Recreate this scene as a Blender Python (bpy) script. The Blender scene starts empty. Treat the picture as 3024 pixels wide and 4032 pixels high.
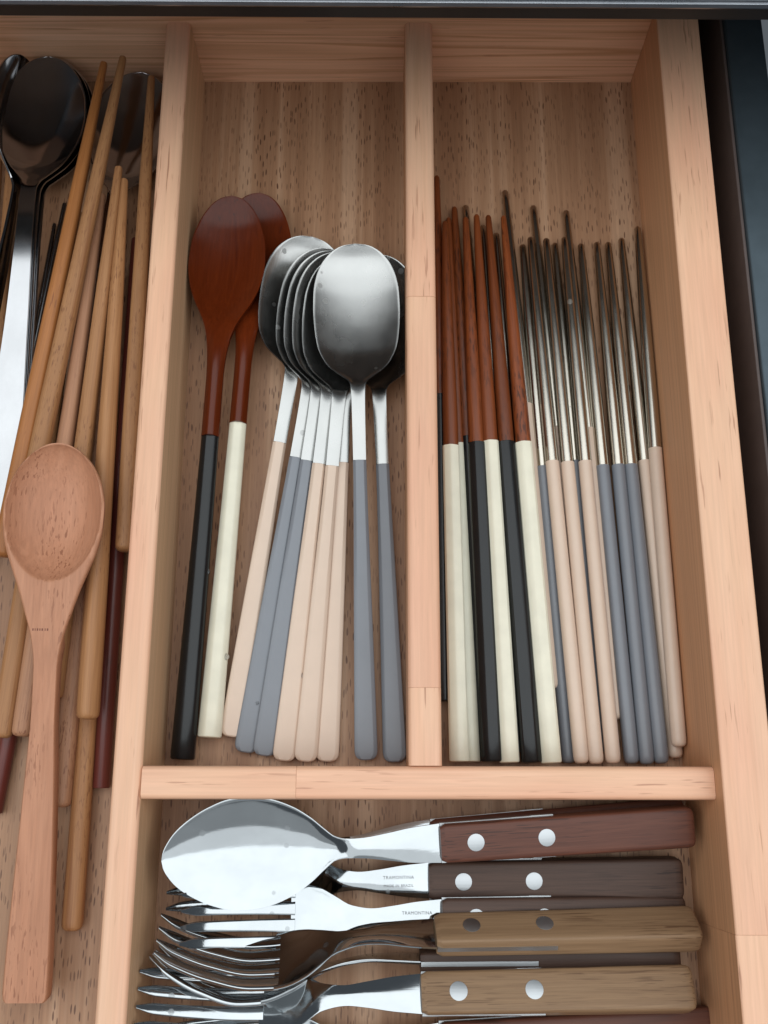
import bpy, math, random
import numpy as np
from mathutils import Matrix, Vector
random.seed(7)
R = math.radians
S = bpy.context.scene
COL = S.collection

# ------------------------------------------------------------------ camera, light, exposure
CAM_H, FPX, TILT, ROLL, YAW = 0.42, 4049.16, 0.27875, 0.00093, 0.00072
cam_rot = Matrix.Rotation(YAW, 3, 'Z') @ Matrix.Rotation(TILT, 3, 'X') @ Matrix.Rotation(ROLL, 3, 'Z')
cd = bpy.data.cameras.new('camera'); cam = bpy.data.objects.new('camera', cd); COL.objects.link(cam)
cam.matrix_world = Matrix.Translation((0, 0, CAM_H)) @ cam_rot.to_4x4()
cd.sensor_fit = 'VERTICAL'; cd.sensor_height = 36.0; cd.sensor_width = 27.0
cd.lens = FPX / 4032 * 36.0
cd.clip_start = 0.01; cd.clip_end = 100
S.camera = cam

W = bpy.data.worlds.new('World'); S.world = W; W.use_nodes = True
bg = W.node_tree.nodes['Background']
bg.inputs[0].default_value = (0.80, 0.90, 1.0, 1); bg.inputs[1].default_value = 0.125

def area(name, loc, rot, sx, sy, power, color):
    l = bpy.data.lights.new(name, 'AREA'); l.shape = 'RECTANGLE'; l.size = sx; l.size_y = sy
    l.energy = power; l.color = color
    o = bpy.data.objects.new(name, l); COL.objects.link(o); o.location = loc; o.rotation_euler = rot
    return o
for nm, ya_, yb_, lum in (('ceiling_light', -0.75, 1.0, 2.08), ('step_fill', -1.4, -0.755, 1.15), ('viewer_fill', -3.0, -1.405, 0.34)):  # two dimmer fills added to soften steel reflections and stand in for the viewer
    area(nm, (0.5, (ya_ + yb_) / 2, 1.75), (0, 0, 0), 6.2, yb_ - ya_, lum * math.pi * 6.2 * (yb_ - ya_), (0.94, 0.985, 1.0))
S.view_settings.view_transform = 'Standard'; S.view_settings.look = 'None'
S.view_settings.exposure = 0.0; S.view_settings.gamma = 1.0
S.view_settings.use_curve_mapping = False
S.render.engine = 'CYCLES'

# ------------------------------------------------------------------ helpers
def at(u, v, z):
    """point at height z (metres) seen at photo pixel (u, v)"""
    d = cam_rot @ Vector(((u - 1512) / FPX, (2016 - v) / FPX, -1.0))
    k = (z - CAM_H) / d.z
    return Vector((0, 0, CAM_H)) + d * k

def interp(pts):
    """smooth monotone (pchip) interpolation through (x, y) pairs"""
    xs = np.array([p[0] for p in pts], float); ys = np.array([p[1] for p in pts], float)
    h = np.diff(xs); dl = np.diff(ys) / h
    m = np.zeros(len(xs)); m[0] = dl[0]; m[-1] = dl[-1]
    for i in range(1, len(xs) - 1):
        if dl[i - 1] * dl[i] > 0:
            w1 = 2 * h[i] + h[i - 1]; w2 = h[i] + 2 * h[i - 1]
            m[i] = (w1 + w2) / (w1 / dl[i - 1] + w2 / dl[i])
    def f(x):
        x = min(max(x, xs[0]), xs[-1])
        i = int(min(max(np.searchsorted(xs, x) - 1, 0), len(xs) - 2))
        t = (x - xs[i]) / h[i]
        return float((2*t**3-3*t**2+1)*ys[i] + (t**3-2*t**2+t)*h[i]*m[i] + (-2*t**3+3*t**2)*ys[i+1] + (t**3-t**2)*h[i]*m[i+1])
    return f

class MB:
    def __init__(s): s.v = []; s.f = []
    def loft(s, rings, cap=True):
        b = len(s.v); n = len(rings[0])
        for r in rings: s.v += [tuple(p) for p in r]
        for i in range(len(rings) - 1):
            for j in range(n):
                k = (j + 1) % n
                s.f.append((b+i*n+j, b+i*n+k, b+(i+1)*n+k, b+(i+1)*n+j))
        if cap:
            s.f.append(tuple(b + j for j in reversed(range(n))))
            s.f.append(tuple(b + (len(rings)-1)*n + j for j in range(n)))
        return s
    def mesh(s, name, mat, smooth=35, scale=0.001):
        me = bpy.data.meshes.new(name)
        me.from_pydata([(x*scale, y*scale, z*scale) for x, y, z in s.v], [], s.f)
        me.validate()
        import bmesh
        bm = bmesh.new(); bm.from_mesh(me); bmesh.ops.recalc_face_normals(bm, faces=bm.faces); bm.to_mesh(me); bm.free()
        if smooth:
            me.shade_smooth(); me.set_sharp_from_angle(angle=R(smooth))
        if mat: me.materials.append(mat)
        return me

def obj(name, me, parent=None, label=None, cat=None, group=None, kind=None):
    o = bpy.data.objects.new(name, me); COL.objects.link(o)
    if parent: o.parent = parent
    tag(o, label, cat, group, kind)
    return o
def tag(o, label=None, cat=None, group=None, kind=None):
    if label: o['label'] = label
    if cat: o['category'] = cat
    if group: o['group'] = group
    if kind: o['kind'] = kind
    return o
def empty(name, label, cat, group=None):
    o = obj(name, None, None, label, cat, group); o.empty_display_size = 0.02
    return o

def frame(o, a, b, L, roll=0.0):
    """local +Y from a to b, local Z up; uniform scale so that length L spans a..b"""
    y = (b - a); s = y.length / L; y.normalize()
    x = y.cross(Vector((0, 0, 1))).normalized(); z = x.cross(y)
    M = Matrix((x, y, z)).transposed() @ Matrix.Rotation(roll, 3, 'Y')
    o.matrix_world = Matrix.Translation(a) @ (M * s).to_4x4()
    return s

# ------------------------------------------------------------------ materials
def nodes(name):
    m = bpy.data.materials.new(name); m.use_nodes = True
    nt = m.node_tree; p = nt.nodes['Principled BSDF']
    return m, nt, p
def N(nt, t, **kw):
    n = nt.nodes.new(t)
    for k, v in kw.items():
        if k.startswith('i_'):
            key = k[2:]
            n.inputs[int(key) if key.isdigit() else key].default_value = v
        else: setattr(n, k, v)
    return n
def L(nt, a, b): nt.links.new(a, b)
def coords(nt, sx, sy, sz, rnd=True):
    tc = N(nt, 'ShaderNodeTexCoord'); mp = N(nt, 'ShaderNodeMapping')
    mp.inputs['Scale'].default_value = (sx, sy, sz)
    L(nt, tc.outputs['Object'], mp.inputs[0])
    if rnd:
        oi = N(nt, 'ShaderNodeObjectInfo'); mu = N(nt, 'ShaderNodeMath', operation='MULTIPLY', i_1=37.0)
        L(nt, oi.outputs['Random'], mu.inputs[0])
        L(nt, mu.outputs[0], mp.inputs['Location'])
    return mp.outputs[0]
def ramp(nt, fac, stops):
    r = N(nt, 'ShaderNodeValToRGB'); e = r.color_ramp.elements
    e[0].position = stops[0][0]; e[0].color = (*stops[0][1], 1)
    e[1].position = stops[-1][0]; e[1].color = (*stops[-1][1], 1)
    for p, c in stops[1:-1]:
        q = e.new(p); q.color = (*c, 1)
    L(nt, fac, r.inputs[0]); return r.outputs[0]
def noise(nt, co, scale=1, detail=3, rough=.5, dist=0):
    n = N(nt, 'ShaderNodeTexNoise'); n.inputs['Scale'].default_value = scale; n.inputs['Detail'].default_value = detail
    n.inputs['Roughness'].default_value = rough; n.inputs['Distortion'].default_value = dist
    L(nt, co, n.inputs['Vector']); return n.outputs[0]
def mix(nt, fac, a, b, mode='MIX'):
    m = N(nt, 'ShaderNodeMix', data_type='RGBA', blend_type=mode)
    for sock, v in ((m.inputs[0], fac), (m.inputs[6], a), (m.inputs[7], b)):
        if isinstance(v, (int, float)): sock.default_value = v
        elif isinstance(v, tuple): sock.default_value = (*v, 1)
        else: L(nt, v, sock)
    return m.outputs[2]
def bump(nt, p, h, strength, dist=0.0005):
    b = N(nt, 'ShaderNodeBump'); b.inputs['Strength'].default_value = strength; b.inputs['Distance'].default_value = dist
    L(nt, h, b.inputs['Height']); L(nt, b.outputs[0], p.inputs['Normal'])
def mul(nt, a, b):
    m = N(nt, 'ShaderNodeMath', operation='MULTIPLY')
    for i, v in enumerate((a, b)):
        if isinstance(v, (int, float)): m.inputs[i].default_value = v
        else: L(nt, v, m.inputs[i])
    return m.outputs[0]

BW = ((0, 0, 0), (1, 1, 1))
def axis_scale(ax, along, across):
    return {'X': (along, across, across), 'Y': (across, along, across), 'Z': (across, across, along)}[ax]

def wood(name, ax, light, dark, pore, band=(4, 70), fine=(25, 900), pores=(60, 900, .62), rough=.5, tint=None, band_amt=1.0, spec=.35, var=.12, fine_amt=1.0, rings=False):
    m, nt, p = nodes(name)
    c1 = noise(nt, coords(nt, *axis_scale(ax, *band)), 1, 3, .55, .6)
    c2 = noise(nt, coords(nt, *axis_scale(ax, *fine)), 1, 4, .6)
    base = ramp(nt, c1, [(.32, light), (.5, tuple(l + (d - l) * .45 * band_amt for l, d in zip(light, dark))), (.58, light), (.72, tuple(l + (d - l) * band_amt for l, d in zip(light, dark)))])
    if rings:
        half = tuple(l + (d - l) * .6 for l, d in zip(light, dark))
        base = ramp(nt, c1, [(.36, light), (.41, half), (.425, light), (.485, light), (.535, dark), (.55, light), (.60, half), (.615, light), (.66, dark), (.675, light)])
    f2 = ramp(nt, c2, [(.3, (1 - .14 * fine_amt,) * 3), (.7, (1 + .06 * fine_amt,) * 3)])
    base = mix(nt, 1.0, base, f2, 'MULTIPLY')
    if tint:
        c3 = noise(nt, coords(nt, *axis_scale(ax, 9, 28)), 1, 2)
        base = mix(nt, ramp(nt, c3, [(.42, BW[0]), (.68, BW[1])]), base, mix(nt, 1.0, base, tint, 'MULTIPLY'))
    pn = noise(nt, coords(nt, *axis_scale(ax, pores[0], pores[1])), 1, 2, .5)
    pm = noise(nt, coords(nt, *axis_scale(ax, 18, 60)), 1, 2)
    pf = mul(nt, ramp(nt, pn, [(pores[2], BW[0]), (pores[2] + .06, BW[1])]), ramp(nt, pm, [(.42, BW[0]), (.62, BW[1])]))
    base = mix(nt, mul(nt, pf, .75), base, pore)
    oi = N(nt, 'ShaderNodeObjectInfo')
    rv = N(nt, 'ShaderNodeMapRange'); rv.inputs[3].default_value = 1 - var; rv.inputs[4].default_value = 1 + var
    L(nt, oi.outputs['Random'], rv.inputs[0])
    hs = N(nt, 'ShaderNodeHueSaturation'); L(nt, base, hs.inputs['Color']); L(nt, rv.outputs[0], hs.inputs['Value'])
    L(nt, hs.outputs[0], p.inputs['Base Color'])
    p.inputs['Roughness'].default_value = rough; p.inputs['Specular IOR Level'].default_value = spec
    bump(nt, p, c2, .12, .0004)
    return m

def laminate(name, ax='Y'):
    """beech board: long soft stripes and short dark dashes"""
    m, nt, p = nodes(name)
    st = noise(nt, coords(nt, *axis_scale(ax, 1.2, 95)), 1, 3, .6)
    base = ramp(nt, st, [(.37, (.31, .160, .086)), (.5, (.385, .213, .120)), (.60, (.50, .305, .188))])
    fi = noise(nt, coords(nt, *axis_scale(ax, 40, 1500)), 1, 3, .6)
    base = mix(nt, 1.0, base, ramp(nt, fi, [(.3, (.88, .88, .88)), (.7, (1.08, 1.08, 1.08))]), 'MULTIPLY')
    co = coords(nt, *axis_scale(ax, 125, 760))
    wob = noise(nt, co, .35, 2)
    add = N(nt, 'ShaderNodeVectorMath', operation='ADD'); L(nt, co, add.inputs[0])
    cmb = N(nt, 'ShaderNodeCombineXYZ'); L(nt, mul(nt, wob, 1.5), cmb.inputs[0]); L(nt, cmb.outputs[0], add.inputs[1])
    vo = N(nt, 'ShaderNodeTexVoronoi', voronoi_dimensions='2D'); vo.inputs['Scale'].default_value = 1.0
    L(nt, add.outputs[0], vo.inputs['Vector'])
    dash = ramp(nt, vo.outputs['Distance'], [(.17, BW[1]), (.25, BW[0])])
    den = noise(nt, coords(nt, *axis_scale(ax, 14, 55)), 1, 3, .7)
    sep = N(nt, 'ShaderNodeSeparateColor'); L(nt, vo.outputs['Color'], sep.inputs[0])
    keep = ramp(nt, sep.outputs[0], [(.25, BW[0]), (.5, BW[1])])
    fac = mul(nt, mul(nt, dash, ramp(nt, den, [(.34, (.1, .1, .1)), (.6, BW[1])])), keep)
    base = mix(nt, mul(nt, fac, .95), base, (.115, .05, .027))
    L(nt, base, p.inputs['Base Color'])
    p.inputs['Roughness'].default_value = .48; p.inputs['Specular IOR Level'].default_value = .4
    bump(nt, p, fi, .06, .0003)
    return m

def paint(name, col, rough=.42, coat=0.0, mottle=.05, spec=.5):
    m, nt, p = nodes(name)
    n = noise(nt, coords(nt, 120, 120, 120), 1, 3)
    lo = tuple(c * (1 - mottle) for c in col); hi = tuple(c * (1 + mottle) for c in col)
    L(nt, ramp(nt, n, [(.35, lo), (.65, hi)]), p.inputs['Base Color'])
    n2 = noise(nt, coords(nt, 45, 18, 45), 1, 3)
    rr = N(nt, 'ShaderNodeMapRange'); rr.inputs[3].default_value = rough - .07; rr.inputs[4].default_value = rough + .1
    L(nt, n2, rr.inputs[0]); L(nt, rr.outputs[0], p.inputs['Roughness'])
    p.inputs['Specular IOR Level'].default_value = spec; p.inputs['Coat Weight'].default_value = coat; p.inputs['Coat Roughness'].default_value = .12
    n3 = noise(nt, coords(nt, 900, 900, 900), 1, 2)
    bump(nt, p, n3, .05, .0002)
    return m

def steel(name, col, rough, streak=0.0, spots=0.0, ax='Y'):
    m, nt, p = nodes(name)
    p.inputs['Metallic'].default_value = 1.0
    n = noise(nt, coords(nt, *axis_scale(ax, 30, 1400)), 1, 3, .6)
    big = noise(nt, coords(nt, 70, 45, 70), 1, 3, .6)
    c = mix(nt, ramp(nt, big, [(.35, BW[0]), (.7, BW[1])]), tuple(x * .9 for x in col), col)
    r = N(nt, 'ShaderNodeMapRange'); r.inputs[3].default_value = rough * .75; r.inputs[4].default_value = rough * 1.35
    L(nt, big, r.inputs[0]); rf = r.outputs[0]
    if spots:
        vo = N(nt, 'ShaderNodeTexVoronoi'); vo.inputs['Scale'].default_value = 150
        L(nt, coords(nt, 1, 1, 1), vo.inputs['Vector'])
        sp = N(nt, 'ShaderNodeSeparateColor'); L(nt, vo.outputs['Color'], sp.inputs[0])
        s = mul(nt, ramp(nt, vo.outputs['Distance'], [(.17, BW[1]), (.22, BW[0])]), ramp(nt, sp.outputs[1], [(1 - spots, BW[0]), (1 - spots + .05, BW[1])]))
        c = mix(nt, mul(nt, s, .5), c, tuple(x * .55 for x in col))
        ad = N(nt, 'ShaderNodeMath', operation='MULTIPLY_ADD'); L(nt, s, ad.inputs[0]); ad.inputs[1].default_value = .18; L(nt, rf, ad.inputs[2]); rf = ad.outputs[0]
    L(nt, c, p.inputs['Base Color']); L(nt, rf, p.inputs['Roughness'])
    if streak: bump(nt, p, n, streak, .0002)
    return m

PEACH, PDARK, PPORE = (.80, .485, .315), (.70, .385, .225), (.36, .15, .085)
M = {}
for ax in 'XY':
    M['pine' + ax] = wood('pine_' + ax, ax, PEACH, PDARK, PPORE, band=(3, 60), fine=(30, 900), pores=(45, 800, .635), rough=.40, tint=(.98, .865, .875), var=.06, band_amt=.7, spec=.45, fine_amt=.6)
M['pine_back'] = wood('pine_back', 'X', (.80, .465, .295), (.56, .29, .15), PPORE, band=(1.6, 75), fine=(14, 600), pores=(40, 800, .68), rough=.45, var=.03, rings=True)
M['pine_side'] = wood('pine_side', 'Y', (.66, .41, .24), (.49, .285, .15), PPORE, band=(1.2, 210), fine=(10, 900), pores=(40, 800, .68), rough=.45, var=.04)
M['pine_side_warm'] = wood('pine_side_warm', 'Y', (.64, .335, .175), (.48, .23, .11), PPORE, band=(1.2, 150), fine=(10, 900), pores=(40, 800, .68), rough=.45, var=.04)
M['floor'] = laminate('beech_board')
M['beech_spoon'] = wood('beech_spoon', 'Y', (.50, .235, .135), (.40, .17, .09), (.22, .08, .04), band=(6, 80), fine=(40, 900), pores=(170, 1100, .585), rough=.5, var=.02)
M['stick_tan'] = wood('stick_tan', 'Y', (.41, .20, .085), (.30, .13, .052), (.17, .065, .028), band=(8, 300), fine=(40, 1800), pores=(230, 1900, .585), rough=.5, var=.1)
M['stick_pink'] = wood('stick_pink', 'Y', (.42, .215, .12), (.31, .14, .075), (.17, .065, .035), band=(8, 300), fine=(40, 1800), pores=(230, 1900, .57), rough=.52, var=.06)
M['stick_orange'] = wood('stick_orange', 'Y', (.42, .165, .05), (.31, .11, .03), (.17, .055, .02), band=(8, 300), fine=(40, 1800), pores=(130, 1300, .62), rough=.42, var=.04)
M['red_lacquer'] = wood('red_lacquer', 'Y', (.135, .028, .020), (.10, .02, .015), (.05, .012, .01), band=(10, 300), fine=(40, 1800), pores=(100, 900, .62), rough=.36, var=.1, spec=.5)
M['lacquer_wood'] = wood('lacquer_wood', 'Y', (.205, .050, .012), (.105, .022, .007), (.035, .009, .004), band=(9, 260), fine=(60, 1500), pores=(200, 1300, .54), rough=.36, var=.22, spec=.45)
M['lacquer_spoon'] = wood('lacquer_spoon', 'Y', (.110, .0175, .0035), (.078, .0115, .0025), (.05, .012, .006), band=(9, 120), fine=(40, 900), pores=(120, 900, .66), rough=.22, var=.1, spec=.25)
M['handle_red'] = wood('handle_red', 'Y', (.130, .046, .028), (.078, .025, .016), (.035, .014, .010), band=(7, 220), fine=(40, 1400), pores=(60, 1500, .56), rough=.45, var=.05)
M['handle_dark'] = wood('handle_dark', 'Y', (.080, .043, .030), (.048, .025, .018), (.024, .012, .009), band=(7, 220), fine=(40, 1400), pores=(60, 1500, .56), rough=.5, var=.05)
M['handle_light'] = wood('handle_light', 'Y', (.27, .165, .090), (.185, .105, .055), (.10, .05, .026), band=(7, 200), fine=(40, 1400), pores=(60, 1500, .56), rough=.52, var=.05)
M['cream'] = paint('cream_paint', (.74, .70, .555), .34, .25, .04)
M['black'] = paint('black_lacquer', (.006, .007, .008), .22, .1, .1, .35)
M['beige'] = paint('beige_coating', (.66, .505, .395), .34, 0, .015)
M['grey'] = paint('grey_coating', (.200, .212, .236), .33, 0, .015)
M['brushed'] = steel('brushed_steel', (.43, .43, .42), .25, .10, .12)
M['chop_steel'] = steel('chopstick_steel', (.54, .50, .435), .19, .08, .03)
M['mirror'] = steel('mirror_steel', (.46, .485, .50), .075, .03, .22)
M['old_steel'] = steel('worn_polished_steel', (.44, .44, .45), .11, .02, .06)
M['dark_steel'] = steel('dark_steel', (.22, .22, .23), .25, .05)
M['rivet'] = steel('rivet_aluminium', (.50, .52, .535), .42, .12)
M['mark'] = paint('etched_mark', (.07, .065, .065), .6)
M['burn'] = paint('burnt_mark', (.17, .055, .03), .6)
M['alu'] = steel('brushed_aluminium', (.36, .38, .41), .28, .12, 0, 'X')
M['band'] = paint('black_band', (.016, .014, .013), .5, 0, .1)
M['underside'] = paint('reflector_grey', (.36, .39, .42), .5, 0, .03)  # grey of the added reflector panel, cooled for the spoon reflections
M['slate'] = paint('slate_metal', (.075, .100, .118), .42, 0, .06); M['slate'].node_tree.nodes['Principled BSDF'].inputs['Metallic'].default_value = .6
M['liner'] = paint('dark_liner', (.085, .062, .056), .55, 0, .06)
m, nt, p = nodes('water'); p.inputs['Transmission Weight'].default_value = 1; p.inputs['IOR'].default_value = 1.33; p.inputs['Roughness'].default_value = 0
M['water'] = m

# ------------------------------------------------------------------ tray
XA, XB, YB, HD, HW, TD, XD, TD2, YC1, YC2 = -86.9, 118.6, 336.0, 39.2, 47.8, 10.8, 8.85, 12.2, 14.0, 2.4
TW = 18.2
XL, YF = -262.0, -150.0
def profile(w0, w1, z0, z1, r, n=5):
    """cross-section (across, up) with rounded upper corners"""
    pts = [(w0, z0), (w1, z0)]
    for i in range(n + 1):
        a = math.pi / 2 * i / n; pts.append((w1 - r + r * math.cos(a), z1 - r + r * math.sin(a)))
    for i in range(n + 1):
        a = math.pi / 2 + math.pi / 2 * i / n; pts.append((w0 + r + r * math.cos(a), z1 - r + r * math.sin(a)))
    return pts
def board(name, ax, w0, w1, z0, z1, s0, s1, r, mat, parent, er=.5):
    pr = profile(w0, w1, z0, z1, r)
    cx, cz = (w0 + w1) / 2, (z0 + z1) / 2
    def ring(s, k):
        out = []
        for w, z in pr:
            ww = cx + (w - cx) * (1 - k / (w1 - w0) * 2); zz = z if z <= z0 + .01 else z - k
            out.append((ww, s, zz) if ax == 'Y' else (s, ww, zz))
        return out
    n = max(2, int(abs(s1 - s0) / 40))
    rings = [ring(s0, er)] + [ring(s0 + er + (s1 - s0 - 2 * er) * i / n, 0) for i in range(n + 1)] + [ring(s1, er)]
    me = MB().loft(rings).mesh(name, mat)
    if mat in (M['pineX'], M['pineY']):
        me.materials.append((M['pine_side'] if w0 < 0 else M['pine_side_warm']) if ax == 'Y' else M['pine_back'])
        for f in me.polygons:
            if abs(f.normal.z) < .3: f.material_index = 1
    return obj(name, me, parent)

tray = empty('cutlery_tray', 'pinkish pine cutlery tray with dividers, holding all the spoons, forks and chopsticks', 'cutlery tray')
base = MB().loft([[(XL, YF, -5), (XB + TW, YF, -5), (XB + TW, YF, 0), (XL, YF, 0)], [(XL, YB + 14, -5), (XB + TW, YB + 14, -5), (XB + TW, YB + 14, 0), (XL, YB + 14, 0)]])
obj('base_panel', base.mesh('base_panel', M['floor'], 0), tray)
def ypx(v, z): return at(1512, v, z / 1000).y * 1000
def xpx(u, v, z): return at(u, v, z / 1000).x * 1000
# right outer wall in two finger-jointed boards, back wall, left divider, centre divider, cross divider
yj = ypx(3680, HW)
board('side_board', 'Y', XB, XB + TW, .05, HW, yj + .02, YB + 14, 1.0, M['pineY'], tray, .06)
board('side_board', 'Y', XB - .02, XB + TW, .05, HW - .05, YF, yj - .02, 1.0, M['pineY'], tray, .06)
board('back_board', 'X', YB, YB + 14, .05, HW - .15, XL + TW, XB - .06, 1.2, M['pine_back'], tray, .1)
board('front_board', 'X', YF, YF + 14, .05, HW - .15, XL + TW, XB - .06, 1.2, M['pine_back'], tray, .1)
board('side_board', 'Y', XL, XL + TW, .05, HW, YF, YB + 14, 1.0, M['pineY'], tray, .12)
board('divider_board', 'Y', XA - TD, XA, .05, HD, YF + 14.05, YB - .05, 2.0, M['pineY'], tray, .1)
y1, y2 = ypx(1166, HD), ypx(2707, HD)
for a, b, dz in ((y1 + .02, YB - .05, 0), (y2 + .02, y1 - .02, -.12), (YC1 + .05, y2 - .02, .05)):
    board('divider_board', 'Y', XD, XD + TD2, .05, HD + dz, a, b, 2.0, M['pineY'], tray, .06)
xj = xpx(1166, 3075, HD)
board('cross_board', 'X', YC2, YC1, .05, HD + .3, XA + .05, xj - .02, 2.0, M['pineX'], tray, .08)
board('cross_board', 'X', YC2, YC1, .05, HD + .25, xj + .02, XB - .05, 2.0, M['pineX'], tray, .08)

# ------------------------------------------------------------------ drawer and cabinet around the tray
drawer = empty('kitchen_drawer', 'dark slate metal drawer around the pine tray, its side rail showing at right', 'drawer')
xs = 148.7
def boxmesh(name, x0, x1, y0, y1, z0, z1, mat, r=.6):
    m_ = MB(); pr = profile(x0, x1, z0, z1, r, 3)
    m_.loft([[(x, y0, z) for x, z in pr], [(x, y1, z) for x, z in pr]]); return m_.mesh(name, mat)
obj('bottom_panel', boxmesh('bottom_panel', XL - 12, xs + 24, YF - 12, YB + 60, -22, -6, M['liner']), drawer)
obj('side_rail', boxmesh('side_rail', xs + .3, xs + 17, YF - 12, YB + 60, -5.95, 45, M['slate'], 1.2), drawer)
obj('inner_liner', boxmesh('inner_liner', xs - 1.2, xs + .2, YF - 12, YB + 60, -5.95, 43.6, M['liner'], .4), drawer)
obj('side_rail', boxmesh('side_rail', XL - 12, XL - 3, YF - 12, YB + 60, -5.95, 45, M['slate'], 1.2), drawer)

cab = empty('worktop_edge', 'worktop edge with ribbed aluminium strip above a black band behind the tray', 'worktop')
ZB = 106.0
pa, pb = at(0, 61, ZB / 1000), at(3024, 78, ZB / 1000)
ang = math.atan2(pb.y - pa.y, pb.x - pa.x); y0 = (pa.y + pb.y) / 2 * 1000
ZA = ZB + 16
qa, qb = at(0, 20, ZA / 1000), at(3024, 32, ZA / 1000); ya = (qa.y + qb.y) / 2 * 1000
def strip(name, pts, mat):
    m_ = MB(); m_.loft([[(x, y, z) for y, z in pts] for x in (-420, 420)]); return m_.mesh(name, mat, 25)
o = obj('black_band', strip('black_band', [(y0, ZB), (y0, ZA + 6), (y0 + 4, ZA + 6), (y0 + 4, ZB)], M['band']), cab)
obj('underside_reflector', strip('underside_reflector', [(y0 + 4.1, ZB + 2), (y0 + 4.1, ZA + 6), (YB + 60, ZA + 6), (YB + 60, ZB + 2)], M['underside']), cab)  # unseen panel added so the round spoons reflect grey instead of black
rib = [(ya, ZA)]
for i in range(5):
    z = ZA + .6 + i * 4.0
    rib += [(ya - 1.0, z + .2), (ya - 1.5, z + 1.2), (ya - 1.0, z + 2.4), (ya + .1, z + 3.0)]
rib += [(ya + .1, ZA + 21), (YB + 90, ZA + 21), (YB + 90, ZA + 6.2), (y0 - .2 if y0 - .2 > ya + 1 else ya + 1.2, ZA + 6.2), (ya + 1.0, ZA)]
obj('aluminium_strip', strip('aluminium_strip', rib, M['alu']), cab)
obj('worktop_panel', strip('worktop_panel', [(ya + .4, ZA + 21.1), (ya + .4, ZA + 40), (y0 + 420, ZA + 40), (y0 + 420, ZA + 21.1)], M['slate']), cab)
obj('rear_panel', strip('rear_panel', [(YB + 62, -22), (YB + 62, ZA + 6), (YB + 74, ZA + 6), (YB + 74, -22)], M['band']), cab)
cab.matrix_world = Matrix.Translation((0, y0 / 1000, 0)) @ Matrix.Rotation(ang, 4, 'Z') @ Matrix.Translation((0, -y0 / 1000, 0))

# ------------------------------------------------------------------ generic shapes
def ellring(y, w, h, zc, n=20, e=2.0, xc=0):
    out = []
    for i in range(n):
        a = 2 * math.pi * (i + .5) / n; c, s = math.cos(a), math.sin(a)
        out.append((xc + w * math.copysign(abs(c) ** (2 / e), c), y, zc + h * math.copysign(abs(s) ** (2 / e), s)))
    return out
def shell(ys, wf, zf, df, tf, nu=24, power=2.0, rim=0.5):
    """spoon-like plate: half width wf, rim height zf, bowl depth df, thickness tf; all functions of y (mm)"""
    rings = []
    for y in ys:
        w = max(wf(y), .03); top = []; bot = []
        for i in range(nu + 1):
            u = -math.cos(math.pi * i / nu)
            ui = min(1.0, abs(u) * w / max(w - rim, w * .6)) if df(y) > 0 else abs(u)
            z = zf(y) - df(y) * (1 - ui ** power)
            t = tf(y) * (0.6 + .4 * math.sqrt(max(0, 1 - u ** 4)))
            top.append((w * u, y, z)); bot.append((w * u, y, z - t))
        rings.append(top + bot[::-1])
    return rings
def spaced(a, b, n, end=True):
    """n stations a..b, dense towards b"""
    return [a + (b - a) * math.sin(math.pi / 2 * i / n) for i in range(n + 1)] if end else [a + (b - a) * i / n for i in range(n + 1)]

# ---- eating spoon with coated handle
SP_L, SP_J = 226.0, 125.0
sp_w = interp([(0, 2.0), (.4, 2.9), (1.1, 3.75), (2.3, 4.4), (3.8, 4.62), (20, 4.4), (70, 3.6), (125, 2.75), (148, 2.85), (157, 3.1), (160, 4.1), (162.5, 7.0), (165, 10.2), (168, 13.2), (172, 15.5), (177, 17.4), (186, 18.7), (195, 19.2), (203, 19.0), (210, 17.9), (216, 15.7), (220.5, 12.5), (223.5, 9.0), (225.3, 5), (226, 0)])
sp_z = interp([(0, 2.6), (60, 5.0), (125, 9.8), (146, 13.0), (156, 13.4), (162, 11.6), (168, 10.2), (178, 9.0), (200, 8.0), (215, 8.2), (226, 9.0)])
sp_d = interp([(0, -.45), (140, -.45), (152, -.2), (158, .5), (166, 1.6), (176, 4.0), (190, 5.0), (202, 5.2), (213, 4.6), (220, 3.0), (226, 0)])
sp_t = interp([(0, 2.6), (125, 2.9), (150, 2.2), (165, 1.3), (226, 1.1)])
st_ys = spaced(SP_J, 158, 10, False) + [158 + i * 1.5 for i in range(1, 22)] + spaced(190, 226, 26)[1:]
sp_head = MB().loft(shell(st_ys, sp_w, sp_z, sp_d, sp_t, 28)).mesh('spoon_metal', M['brushed'], 50)
def coated(mat):
    rings = []
    for y in [0, .2, .5, 1.1, 1.8, 2.6, 3.8, 8, 25, 45, 70, 95, 115, 124.6, 125]:
        w = sp_w(y) + .12; h = (sp_t(y) / 2 + .25) * (.7 if y == 0 else .85 if y < .3 else 1); zc = sp_z(y) - sp_t(y) / 2
        c = min(1.5, w * .4); q = []
        for sx, sz in ((1, 1), (-1, 1), (-1, -1), (1, -1)):
            k = [(w, h * .30), (w - .25, h * .52), (w - c, h * .97), (w - c - .3, h)]
            if sx * sz < 0: k = k[::-1]
            q += [(sx * x, y, zc + sz * z) for x, z in k]
        rings.append(q)
    return MB().loft(rings).mesh('coated_handle', mat, 22)
sp_hand = {k: coated(M[k]) for k in ('beige', 'grey')}
def flat_place(o, pe, pt, ze, zt, lift, Lmm, roll=0, pitch=0):
    a = at(*pe, (ze + lift) / 1000); b = at(*pt, (zt + lift + pitch * Lmm) / 1000)
    a.z = lift / 1000; b.z = lift / 1000 + pitch * Lmm / 1000
    return frame(o, a, b, Lmm / 1000, roll)
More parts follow.
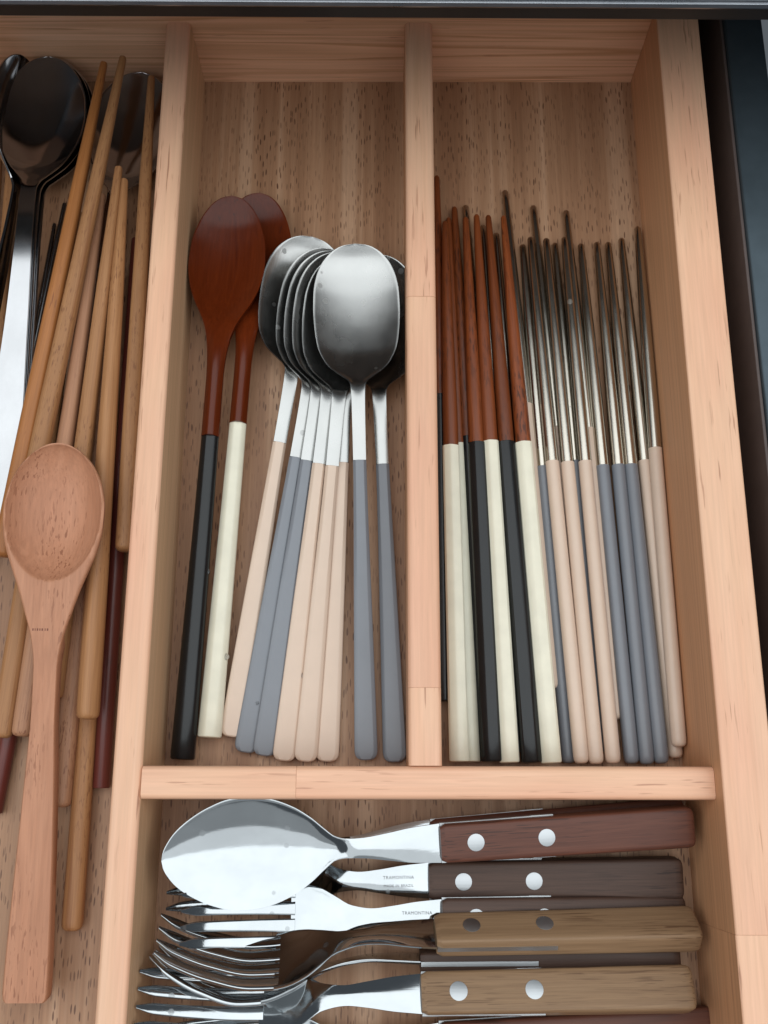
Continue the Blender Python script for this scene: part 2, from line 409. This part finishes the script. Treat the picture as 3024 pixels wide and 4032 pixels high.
spoons = [  # handle end, head tip, colour, lift, pitch, roll, label
    ((905, 2900), (1212, 928), 'beige', 2.6, .0, 14, 'beige handled steel spoon with the dark uncovered bowl beside the brown wooden spoons'),
    ((962, 2962), (1288, 975), 'grey', 2.0, .016, 12, 'grey handled steel spoon right beside the outermost beige handled one'),
    ((1035, 2975), (1312, 985), 'grey', 2.4, .021, 11, 'grey handled steel spoon touching three beige handles on its other side'),
    ((1114, 2995), (1338, 990), 'beige', 2.8, .026, 10, 'beige handled steel spoon pressed against a grey handled one'),
    ((1200, 2998), (1372, 1000), 'beige', 3.0, .031, 7, 'beige handled steel spoon between two other beige handled spoons'),
    ((1287, 2998), (1392, 985), 'beige', 1.5, .022, 0, 'beige handled steel spoon whose neck hides under the topmost spoon'),
    ((1442, 2992), (1398, 953), 'grey', 3.2, .058, 0, 'grey handled brushed steel spoon lying on top with its whole bowl showing'),
    ((1556, 3000), (1480, 1000), 'grey', .3, .012, -4, 'grey handled steel spoon leaning at the centre divider under the topmost spoon'),
]
for pe, pt, c, lift, pitch, roll, lab in spoons:
    r_ = empty('eating_spoon', lab, 'spoon', 'steel spoons with coated handles')
    obj('bowl_and_neck', sp_head, r_); obj('handle', sp_hand[c], r_)
    s = flat_place(r_, pe, pt, 2, 9, lift, SP_L, R(roll), pitch)
    print('spoon scale', round(s, 3))

# ---- lacquered wooden spoon
LS_L, LS_J = 250.0, 134.0
ls_w = interp([(0, 4.6), (30, 4.6), (134, 3.7), (160, 3.6), (170, 4.0), (178, 5.0), (185, 6.8), (191, 9.4), (198, 12.8), (206, 15.6), (216, 17.1), (226, 16.6), (236, 14.1), (243, 10.6), (247.5, 6.6), (249.5, 2.7), (250, 0)])
ls_z = interp([(0, 8.5), (100, 10.4), (150, 13), (170, 14.4), (184, 13), (198, 10), (215, 8.6), (235, 9), (250, 10)])
ls_d = interp([(0, -3.2), (134, -3.2), (160, -3.0), (172, -2.2), (182, -.4), (192, 1.8), (204, 4.0), (220, 4.8), (236, 3.8), (246, 1.6), (250, 0)])
ls_t = interp([(0, 4.4), (134, 4.2), (170, 4.4), (184, 4.4), (196, 3.8), (215, 3), (250, 2.2)])
ls_bowl = MB().loft(shell(spaced(LS_J, 176, 12, False) + [176 + i * 2.0 for i in range(1, 21)] + spaced(216, 250, 26)[1:], ls_w, ls_z, ls_d, ls_t, 28)).mesh('wooden_bowl', M['lacquer_spoon'], 60)
def hexbar(name, L_, w0, w1, mat, y0=0, z=None, n=6, sq=1.0, round_end=.8):
    rings = []
    for y in [0, round_end * .35, round_end, L_ * .25, L_ * .5, L_ * .75, L_]:
        k = .8 if y == 0 else .94 if y < round_end else 1
        w = (w0 + (w1 - w0) * y / L_) * k
        zc = z(y) if z else 0
        ring = []
        for i in range(n):
            for da in (-.16, .16):
                a = math.pi * 2 * (i + .5) / n + da * 6 / n
                ring.append((w * math.cos(a) / math.cos(math.pi / n) * .97, y + y0, zc + w * sq * math.sin(a) * .97))
        rings.append(ring)
    return MB().loft(rings).mesh(name, mat, 28)
for pe, pt, c, lift, roll, pitch, lab in (
        ((820, 2905), (1012, 742), 'cream', .2, 5, .0, 'brown lacquered wooden spoon with cream handle, half under the black handled one'),
        ((718, 2990), (908, 752), 'black', 1.0, 2, .028, 'brown lacquered wooden spoon with glossy black handle')):
    r_ = empty('wooden_spoon', lab, 'spoon', 'lacquered wooden spoons')
    obj('bowl_and_neck', ls_bowl, r_)
    obj('handle', hexbar('handle', LS_J, 4.75, 3.6, M[c], z=lambda y: ls_z(y) - ls_t(y) / 2 + .7, n=8, sq=.9), r_)
    print('wood spoon', round(flat_place(r_, pe, pt, 6, 13, lift, LS_L, R(roll), pitch), 3))

# ---- chopsticks of the right compartment
def stick(L_, stations, mat, name, n=16, e=2.0):
    return MB().loft([ellring(y, r, r, 0, n, e) for y, r in stations]).mesh(name, mat, 40)
WJ = 132.0
w_tip = stick(242, [(WJ, 3.35), (150, 3.25), (180, 2.75), (210, 2.1), (235, 1.5), (241, 1.3), (242, .8)], M['lacquer_wood'], 'wooden_tip', 16, 2.3)
w_hand = {c: hexbar('handle', WJ, 3.75, 3.4, M[c], n=6, sq=1.0) for c in ('cream', 'black')}
CJ = 124.0
c_tip = stick(232, [(CJ, 2.8), (150, 2.75), (190, 2.35), (225, 1.6), (231.2, 1.45), (232, .9)], M['chop_steel'], 'steel_tip', 20)
c_hand = {c: stick(CJ, [(0, 1.6), (.5, 2.4), (1.4, 2.85), (3, 3.0), (60, 2.95), (CJ, 2.85)], M[c], 'coated_handle', 20) for c in ('beige', 'grey')}
wood_sticks = [  # butt px, z, tip px, z, colour, label
    ((1752, 2762), 4.0, (1719, 694), 4.5, 'black', 'black handled wooden chopstick tight against the centre divider'),
    ((1808, 3000), 10.6, (1752, 873), 8.5, 'cream', 'cream handled wooden chopstick next to the one against the centre divider'),
    ((1864, 3000), 4.0, (1766, 860), 2.5, 'cream', 'cream handled wooden chopstick mostly hidden beneath another cream one'),
    ((1912, 2998), 4.0, (1789, 817), 3.0, 'black', 'black handled wooden chopstick mostly hidden beneath another black one'),
    ((1937, 3000), 10.8, (1833, 857), 7.0, 'black', 'black handled wooden chopstick between two cream handled ones, nearer the divider'),
    ((2006, 3004), 10.6, (1876, 847), 6.6, 'cream', 'cream handled wooden chopstick lying between two black handled ones'),
    ((2094, 3004), 10.4, (1922, 850), 6.4, 'black', 'black handled wooden chopstick between two cream ones, beside the steel ones'),
    ((2172, 3006), 10.4, (1982, 852), 6.8, 'cream', 'cream handled wooden chopstick lying next to the steel chopsticks'),
]
for pb_, zb, pt, zt, c, lab in wood_sticks:
    r_ = empty('wooden_chopstick', lab, 'chopstick', 'lacquered wooden chopsticks')
    obj('tip', w_tip, r_); obj('handle', w_hand[c], r_)
    s = frame(r_, at(*pb_, zb / 1000), at(*pt, zt / 1000), .242, R(random.choice((-12, 0, 10, 30))))
    print('W', round(s, 3))
steel_sticks = [
    ((1975, 2950), 3.2, (1833, 811), 1.4, 'grey', 'steel chopstick whose dark tip peeks out behind a black handled wooden one'),
    ((2040, 2960), 3.2, (1901, 889), 1.4, 'grey', 'steel chopstick almost hidden under the wooden chopsticks'),
    ((2110, 2960), 3.2, (1953, 920), 1.4, 'beige', 'steel chopstick showing as a bright line between two wooden chopsticks'),
    ((2178, 2711), 3.2, (1988, 752), 1.4, 'beige', 'long reaching steel chopstick with beige handle under the last cream wooden one'),
    ((2240, 3004), 3.6, (2057, 965), 2.0, 'grey', 'grey handled steel chopstick between the cream wooden one and a beige one'),
    ((2290, 3006), 9.6, (2088, 936), 5.0, 'beige', 'beige handled steel chopstick, first of three side by side on top, by the grey one'),
    ((2318, 2850), 3.2, (2099, 812), 1.4, 'beige', 'steel chopstick reaching far back beneath the first beige handled one'),
    ((2365, 2960), 3.2, (2184, 959), 1.4, 'grey', 'dark tipped steel chopstick sunk between the beige handled ones'),
    ((2348, 3008), 9.6, (2150, 941), 5.0, 'beige', 'beige handled steel chopstick in the middle of three side by side'),
    ((2415, 3006), 9.6, (2221, 936), 5.0, 'beige', 'beige handled steel chopstick beside three grey handled ones'),
    ((2430, 2832), 3.2, (2228, 831), 1.4, 'beige', 'steel chopstick reaching back beneath the last of three beige ones'),
    ((2488, 3006), 6.4, (2287, 962), 2.6, 'grey', 'grey handled steel chopstick of a row of three, next to a beige one'),
    ((2548, 3009), 6.4, (2349, 956), 2.6, 'grey', 'grey handled steel chopstick in the middle of a row of three grey ones'),
    ((2605, 3006), 6.4, (2394, 956), 2.6, 'grey', 'grey handled steel chopstick of a row of three, towards the outer wall'),
    ((2660, 2984), 3.4, (2446, 940), 2.0, 'beige', 'beige handled steel chopstick under the one along the outer wall'),
    ((2674, 2940), 9.0, (2509, 895), 4.0, 'beige', 'beige handled steel chopstick lying highest along the outer wall'),
]
for pb_, zb, pt, zt, c, lab in steel_sticks:
    r_ = empty('steel_chopstick', lab, 'chopstick', 'steel chopsticks with coated handles')
    obj('tip', c_tip, r_); obj('handle', c_hand[c], r_)
    s = frame(r_, at(*pb_, zb / 1000), at(*pt, zt / 1000), .232)
    print('C', round(s, 3))

# ---- left compartment: plain wooden chopsticks
def round_stick(mat, name='stick_body', r0=4.2, r1=1.7, L_=238, e=2.6, blunt=False):
    st = [(0, r0 * .55), (.6, r0 * .82), (1.6, r0 * .96), (3.5, r0), (60, r0 * .98), (120, r0 * .85), (180, r0 * .62 + r1 * .2), (L_ - 1.2, r1), (L_ - .3, r1 * .85), (L_, r1 * .5)]
    if blunt: st = [(0, r0 * .93), (.3, r0), (80, r0), (L_ - .5, r1), (L_, r1 * .9)]
    return MB().loft([ellring(y, r, r, 0, 20, e) for y, r in st]).mesh(name, mat, 45)
rs = {k: round_stick(M[k]) for k in ('stick_tan', 'stick_pink', 'stick_orange')}
rs['red_lacquer'] = round_stick(M['red_lacquer'], r0=3.4, r1=2.5, e=2.0, blunt=True)
rs['dark_steel'] = round_stick(M['dark_steel'], r0=2.6, r1=1.3, e=2.0)
plain = [
    ((8, 2192), 15, (410, 246), 27, 'stick_orange', 6, 'orange brown wooden chopstick leaning on the round steel spoons'),
    ((76, 2140), 18, (485, 224), 31, 'stick_tan', 3, 'tan wooden chopstick reaching furthest back beside the orange brown one'),
    ((88, 2900), 12, (402, 764), 20, 'stick_pink', 1, 'pinkish wooden chopstick passing under the beech spoon bowl'),
    ((5, 2905), 12.5, (330, 840), 14, 'stick_tan', 12, 'tan wooden chopstick sunk between others, butt beside a dark red stick'),
    ((205, 2750), 13, (468, 657), 26, 'stick_tan', -4, 'pale tan wooden chopstick with the topmost tip, under the beech spoon neck'),
    ((345, 2832), 20, (489, 706), 24, 'stick_tan', 40, 'tan wooden chopstick lying on another one beside the dark red stick'),
    ((283, 3664), 4.4, (448, 1500), 7, 'stick_tan', 10, 'tan wooden chopstick sticking out furthest towards the drawer front'),
    ((237, 3178), 8, (452, 1040), 10, 'stick_pink', 2, 'pinkish wooden chopstick with its butt right beside the beech spoon handle'),
    ((222, 2905), 4.2, (405, 900), 4, 'stick_orange', 5, 'brown wooden chopstick at the bottom under the beech spoon handle'),
    ((492, 2170), 20, (596, 302), 20, 'stick_tan', 15, 'tan wooden chopstick squeezed along the left divider'),
    ((398, 3103), 3.6, (540, 943), 10, 'red_lacquer', 0, 'dark red lacquered chopstick between tan ones and the left divider'),
    ((-25, 3200), 3.6, (395, 1080), 3, 'red_lacquer', 0, 'dark red lacquered chopstick crossing under the tan chopsticks'),
    ((-55, 2250), 3, (255, 800), 2, 'dark_steel', 0, 'dark steel chopstick beneath the orange brown chopstick'),
    ((-15, 2180), 3, (215, 880), 2, 'dark_steel', 0, 'dark steel chopstick lying beside the steel spoon handle'),
    ((-40, 1900), 4.2, (70, 330), 4, 'stick_tan', 0, 'tan wooden chopstick under the tilted steel spoon'),
    ((-110, 1900), 4.2, (12, 330), 6, 'stick_tan', 0, 'tan wooden chopstick at the very edge beside the tilted steel spoon'),
]
for pb_, zb, pt, zt, mt, roll, lab in plain:
    nm = {'red_lacquer': 'lacquered_chopstick', 'dark_steel': 'metal_chopstick'}.get(mt, 'plain_chopstick')
    o = obj(nm, rs[mt], None, lab, 'chopstick', 'loose chopsticks in the left compartment')
    print('L', round(frame(o, at(*pb_, zb / 1000), at(*pt, zt / 1000), .238, R(roll)), 3))

# ---- round steel spoons of the left compartment
RS_L = 205.0
rs_w = interp([(0, 5.0), (1, 6.0), (4, 6.8), (30, 6.6), (80, 4.6), (125, 3.3), (138, 3.2), (143, 3.9), (147, 7), (152, 11.2), (160, 15.6), (168, 18.0), (176, 18.8), (184, 18.2), (192, 15.8), (198, 12.2), (202, 8.2), (204.3, 4), (205, 0)])
rs_z = interp([(0, 2.0), (80, 7), (125, 12), (138, 13), (146, 11), (156, 9.6), (175, 9.2), (205, 11)])
rs_d = interp([(0, 0), (138, 0), (146, 1.2), (156, 4.6), (172, 6.8), (186, 6), (198, 3), (205, 0)])
rs_t = interp([(0, 1.8), (130, 1.8), (150, 1.2), (205, 1.0)])
rs_m = MB().loft(shell([0, .4, 1, 2.4, 4] + spaced(8, 138, 20, False) + [138 + i * 1.5 for i in range(1, 26)] + spaced(176, 205, 24)[1:], rs_w, rs_z, rs_d, rs_t, 28)).mesh('round_spoon', M['old_steel'], 50)
for pe, pt, lift, pitch, roll, lab in (
        ((-20, 2045), (192, 226), 7.5, .004, 0, 'round polished steel spoon on top of a nested stack'),
        ((-10, 2050), (212, 236), 4.5, .004, 0, 'round steel spoon nested in the middle of the stack under the top one'),
        ((0, 2055), (226, 250), 1.0, .004, 2, 'round steel spoon at the bottom of the nested stack'),
        ((-185, 1980), (-5, 190), 15.0, .0, 76, 'polished steel spoon tipped on its edge beside the nested spoon stack'),
        ((220, 2010), (556, 286), .6, .0, 3, 'round steel spoon half hidden under the long tan chopsticks')):
    o = obj('round_spoon', rs_m, None, lab, 'spoon', 'round steel spoons in the left compartment')
    print('R', round(flat_place(o, pe, pt, 2, 11, lift, RS_L, R(roll), pitch), 3))

# ---- beech spoon with deep bowl
bs_w = interp([(0, 7.0), (.8, 7.8), (3, 8.2), (40, 7.2), (80, 5.6), (105, 4.6), (120, 4.6), (130, 5.8), (140, 8.6), (150, 11.8), (158, 14.8), (166, 17.6), (174, 19.2), (182, 19.5), (190, 18.2), (198, 14.9), (203.5, 10.4), (206.5, 6.2), (207.7, 2.8), (208, 0)])
bs_top = interp([(0, 11), (60, 10.6), (110, 12.4), (150, 15.5), (180, 16.5), (208, 16)])
bs_th = interp([(0, 8.2), (100, 8.0), (130, 9), (150, 11), (180, 12.5), (200, 8.5), (208, 3)])
rings = []
ys = [0, .4, 1.2, 3] + spaced(8, 140, 34, False) + [140 + i * .9 for i in range(1, 56)] + spaced(190, 208, 34)[1:]
for y in ys:
    w = max(bs_w(y), .03); top = []; bot = []; nu = 56
    k = .8 if y == 0 else .93 if y < .5 else 1
    for i in range(nu + 1):
        u = -math.cos(math.pi * i / nu) * .35 + (-1 + 2 * i / nu) * .65; x = w * u
        r2 = ((y - 180.3) / 27.0) ** 2 + (x / 18.6) ** 2
        dz = 11.0 * (1 - r2) ** .75 if r2 < 1 else 0
        ed = .9 * max(0, (abs(u) - .9) / .1) ** 2
        top.append((x, y, bs_top(y) - dz - ed))
        bt = bs_top(y) - max(bs_th(y) * (1 - abs(u) ** 3 * (.25 if y < 130 else .78)), 1.6) * k
        bot.append((x, y, min(bt, bs_top(y) - dz - ed - 1.2)))
    rings.append(top + bot[::-1])
bspoon = empty('beech_spoon', 'plain beech wood spoon with deep bowl lying on top of the tan chopsticks', 'spoon')
obj('spoon_body', MB().loft(rings).mesh('spoon_body', M['beech_spoon'], 50), bspoon)
bm_ = MB()
for i, (dx, w_) in enumerate(((-4.2, .5), (-3.3, .35), (-2.5, .55), (-1.5, .4), (-.7, .6), (.5, .35), (1.3, .55))):
    x0, x1 = dx - 1.2, dx - 1.2 + w_; yy = 134.0
    zt = bs_top(yy) + .03
    bm_.loft([[(x0, yy, zt - .3), (x1, yy, zt - .3), (x1, yy, zt), (x0, yy, zt)], [(x0, yy + .9, zt - .3), (x1, yy + .9, zt - .3), (x1, yy + .9, zt + .08), (x0, yy + .9, zt + .08)]])
obj('burnt_mark', bm_.mesh('burnt_mark', M['burn'], 0), bspoon)
print('beech', round(flat_place(bspoon, (108, 3930), (224, 1730), 6, 16, 5.0, 208, R(2), .085), 3))

# ---- wooden handled table cutlery of the front compartment
JH = 100.0
def cutlery_handle(mat, w0=7.9, w1=7.3, t=4.7):
    rings = []
    for y in (0, .5, 1.5, 3.5, 20, 50, 80, JH - 2.2, JH):
        k = {0: .78, .5: .9, 1.5: .97}.get(y, 1.0)
        if y == JH: k = .86
        w = w0 + (w1 - w0) * y / JH
        h = t * (1 - .08 * (y / JH))
        rings.append(ellring(y, w * k, h * (k if y else .8), 0, 32, 7.0))
    return MB().loft(rings).mesh('wooden_handle', mat, 30)
kh = {k: cutlery_handle(M[k]) for k in ('handle_red', 'handle_dark', 'handle_light')}
def disc(y, z, r=3.4, h=.16, sgn=1):
    m_ = MB(); n = 24
    rr = [(r, 0), (r, h * .7), (r * .96, h)]
    m_.loft([[(a * math.cos(2 * math.pi * i / n), y + a * math.sin(2 * math.pi * i / n), z + sgn * b) for i in range(n)] for a, b in rr]); return m_
tang = MB().loft([[(-8.02 + .003*y*0, y, -.85), (8.02, y, -.85), (8.02, y, .85), (-8.02, y, .85)] for y in (55, 64)] )
tang.loft([[(-w, y, -.85), (w, y, -.85), (w, y, .85), (-w, y, .85)] for y, w in ((64.01, 7.9), (82, 7.65), (JH - .2, 7.5))])
tang_me = tang.mesh('tang', M['rivet'], 0)
riv_me = [disc(y, 4.36 if y > 70 else 4.46, r=3.3, sgn=1).mesh('rivet', M['rivet'], 30) for y in (86.5, 58.8)]

ks_w = interp([(94, 7.4), (104, 6.6), (114, 5.0), (123, 3.7), (128, 3.5), (132, 4.2), (136, 7.0), (141, 11.2), (148, 15.6), (156, 18.6), (163, 19.8), (170, 19.4), (178, 17.0), (185, 13.3), (190, 9.4), (193, 5.6), (194.5, 2.6), (195, 0)])
ks_z = interp([(94, .9), (110, 1.4), (124, .2), (134, -3.6), (142, -5.2), (160, -5.4), (180, -3.6), (195, -1.4)])
ks_d = interp([(94, -.15), (110, -.5), (124, -.4), (132, .8), (140, 2.0), (152, 3.8), (166, 4.2), (180, 3.1), (189, 1.7), (195, 0)])
ks_t = interp([(94, 1.8), (125, 2.0), (140, 1.4), (195, 1.1)])
HOFF = 6.0
def shifted(me):
    for v in me.vertices: v.co.y += HOFF / 1000
    return me
ks_m = MB().loft(shell(spaced(94, 124, 12, False) + [124 + i * 1.5 for i in range(1, 26)] + spaced(163, 195, 28)[1:], ks_w, ks_z, ks_d, ks_t, 32, 2.1)).mesh('spoon_head', M['mirror'], 55); shifted(ks_m)
ks_small = ks_m.copy()
for v in ks_m.vertices:
    v.co.y = .1 + (v.co.y - .1) * 1.068; v.co.x *= 1 + .085 * min(1, max(0, (v.co.y - .125) / .02))
fk_z = interp([(94, .9), (112, 1.4), (124, -.2), (131, -2.2), (143, -7.4), (155, -11.0), (163, -11.4), (178, -7.2), (190, -.8), (198, 5.6)])
fk_w = interp([(94, 6.8), (104, 5.9), (114, 4.4), (122, 3.5), (130, 4.6), (137, 8.2), (143, 11.2), (149, 12.6), (154.2, 12.8)])
fk_d = interp([(94, -.15), (110, -.5), (126, -.4), (134, .3), (146, 1.2), (154.2, .8)])
fm = MB()
fm.loft(shell(spaced(94, 154.2, 34, False), fk_w, fk_z, fk_d, interp([(94, 1.8), (154, 1.7)]), 24))
for k in range(4):
    xc = (-9.9, -3.3, 3.3, 9.9)[k]; rg = []
    for i in range(25):
        y = 152.6 + (197 - 152.6) * i / 24
        w = 2.75 - .9 * (i / 24) ** .8 if i else 2.75
        if i > 21: w *= (1, .85, .6, .3)[i - 21]
        f = 1 - .10 * i / 24
        rg.append(ellring(y, w, .95 * (1 if i < 22 else .8), fk_z(y) - .85 - (.55 if abs(xc) < 5 else .2), 20, 4.5, xc * f))
    fm.loft(rg)
fk_m = shifted(fm.mesh('fork_head', M['mirror'], 50))

FONT_CACHE = {}
def lettering(parent, lines, zf, wf, df):
    """etched words on the stem: text runs towards the handle"""
    for txt, size, yc, xc in lines:
        cu = bpy.data.curves.new('lettering', 'FONT'); cu.body = txt; cu.size = size; cu.align_x = 'CENTER'; cu.align_y = 'CENTER'; cu.extrude = .02
        cu.space_character = 1.1
        to = bpy.data.objects.new('lettering', cu); COL.objects.link(to)
        bpy.context.view_layer.update()
        me = bpy.data.meshes.new_from_object(to.evaluated_get(bpy.context.evaluated_depsgraph_get()))
        bpy.data.objects.remove(to)
        for v in me.vertices:
            a, b, c = v.co; y = yc - a
            v.co = ((xc + b) / 1000, (y + HOFF) / 1000, (zf(y) - df(y) * (1 - ((xc + b) / wf(y)) ** 2) + .03 + c) / 1000)
        me.materials.clear(); me.materials.append(M['mark'])
        obj('lettering', me, parent)

def cutlery(name, head, hmat, pe, ze, pj, zj, roll, lab, cat, text=None, side=1.0):
    r_ = empty(name, lab, cat, 'wooden handled table cutlery')
    obj('head', head, r_)
    h = obj('handle', kh[hmat], r_)
    obj('tang', tang_me, h)
    for rm in riv_me: obj('rivet', rm, h)
    if text: lettering(r_, text, fk_z, fk_w, fk_d)
    s = frame(r_, at(*pe, ze / 1000), at(*pj, zj / 1000), JH / 1000, R(roll))
    print('K', round(s, 3))
    return r_
BR = 'TRAMONTINA'; MB_ = 'MADE IN BRAZIL'
cutlery('table_spoon', ks_small, 'handle_red', (2690, 3222), 9, (1698, 3304), 9, 6, 'spoon with reddish handle almost hidden under the large topmost spoon', 'spoon')
cutlery('table_spoon', ks_m, 'handle_red', (2722, 3250), 22, (1733, 3318), 26, -9, 'large shiny steel spoon with reddish brown riveted handle on top of the pile', 'spoon')
cutlery('table_fork', fk_m, 'handle_dark', (2680, 3455), 8, (1688, 3466), 8, -6, 'steel fork with dark brown riveted handle, its tines under the large spoon', 'fork',
        [(BR, 1.75, 106.0, 1.4), (MB_, 1.45, 106.0, -1.7)])
cutlery('table_fork', fk_m, 'handle_dark', (2690, 3606), 7, (1738, 3612), 15, 3, 'steel fork with dark handle hidden beneath a pale brown handle', 'fork',
        [(BR, 1.75, 104.0, 1.7), (MB_, 1.45, 104.0, -1.6)])
cutlery('table_fork', fk_m, 'handle_light', (2742, 3655), 17, (1714, 3680), 22, 50, 'steel fork rolled sideways with pale brown handle, oval looking rivets and tang line', 'fork')
cutlery('table_fork', fk_m, 'handle_dark', (2662, 3768), 8, (1653, 3778), 9, 84, 'steel fork lying on its edge with dark brown handle', 'fork')
cutlery('table_fork', fk_m, 'handle_light', (2722, 3893), 20, (1658, 3914), 22, 19, 'steel fork with pale brown handle and two round rivets facing up', 'fork')
cutlery('table_fork', fk_m, 'handle_red', (2810, 4050), 6, (1730, 4110), 10, 4, 'fork with reddish handle at the drawer front, cut off by the frame', 'fork')

# ---- water droplets
def droplet(px, z, r, lab):
    rings = []; n = 20
    for i in range(8):
        a = math.pi / 2 * i / 7.0
        rings.append([(r * math.cos(a) * math.cos(2 * math.pi * k / n) if i < 7 else .001 * math.cos(2 * math.pi * k / n), (r * math.cos(a) if i < 7 else .001) * math.sin(2 * math.pi * k / n), .35 * r * math.sin(a)) for k in range(n)])
    o = obj('water_droplet', MB().loft(rings).mesh('water_droplet', M['water'], 60), None, lab, 'water droplet', 'water droplets on the handles')
    o.location = at(*px, z / 1000)
droplet((889, 2586), 9.3, 1.4, 'clear water droplet on the cream spoon handle')
droplet((1198, 2660), 7.0, 1.3, 'clear water droplet on a beige spoon handle')
droplet((1010, 2768), 5.3, 1.0, 'clear water droplet on a grey spoon handle')
droplet((814, 2252), 12.4, 1.4, 'clear water droplet on the black spoon handle')
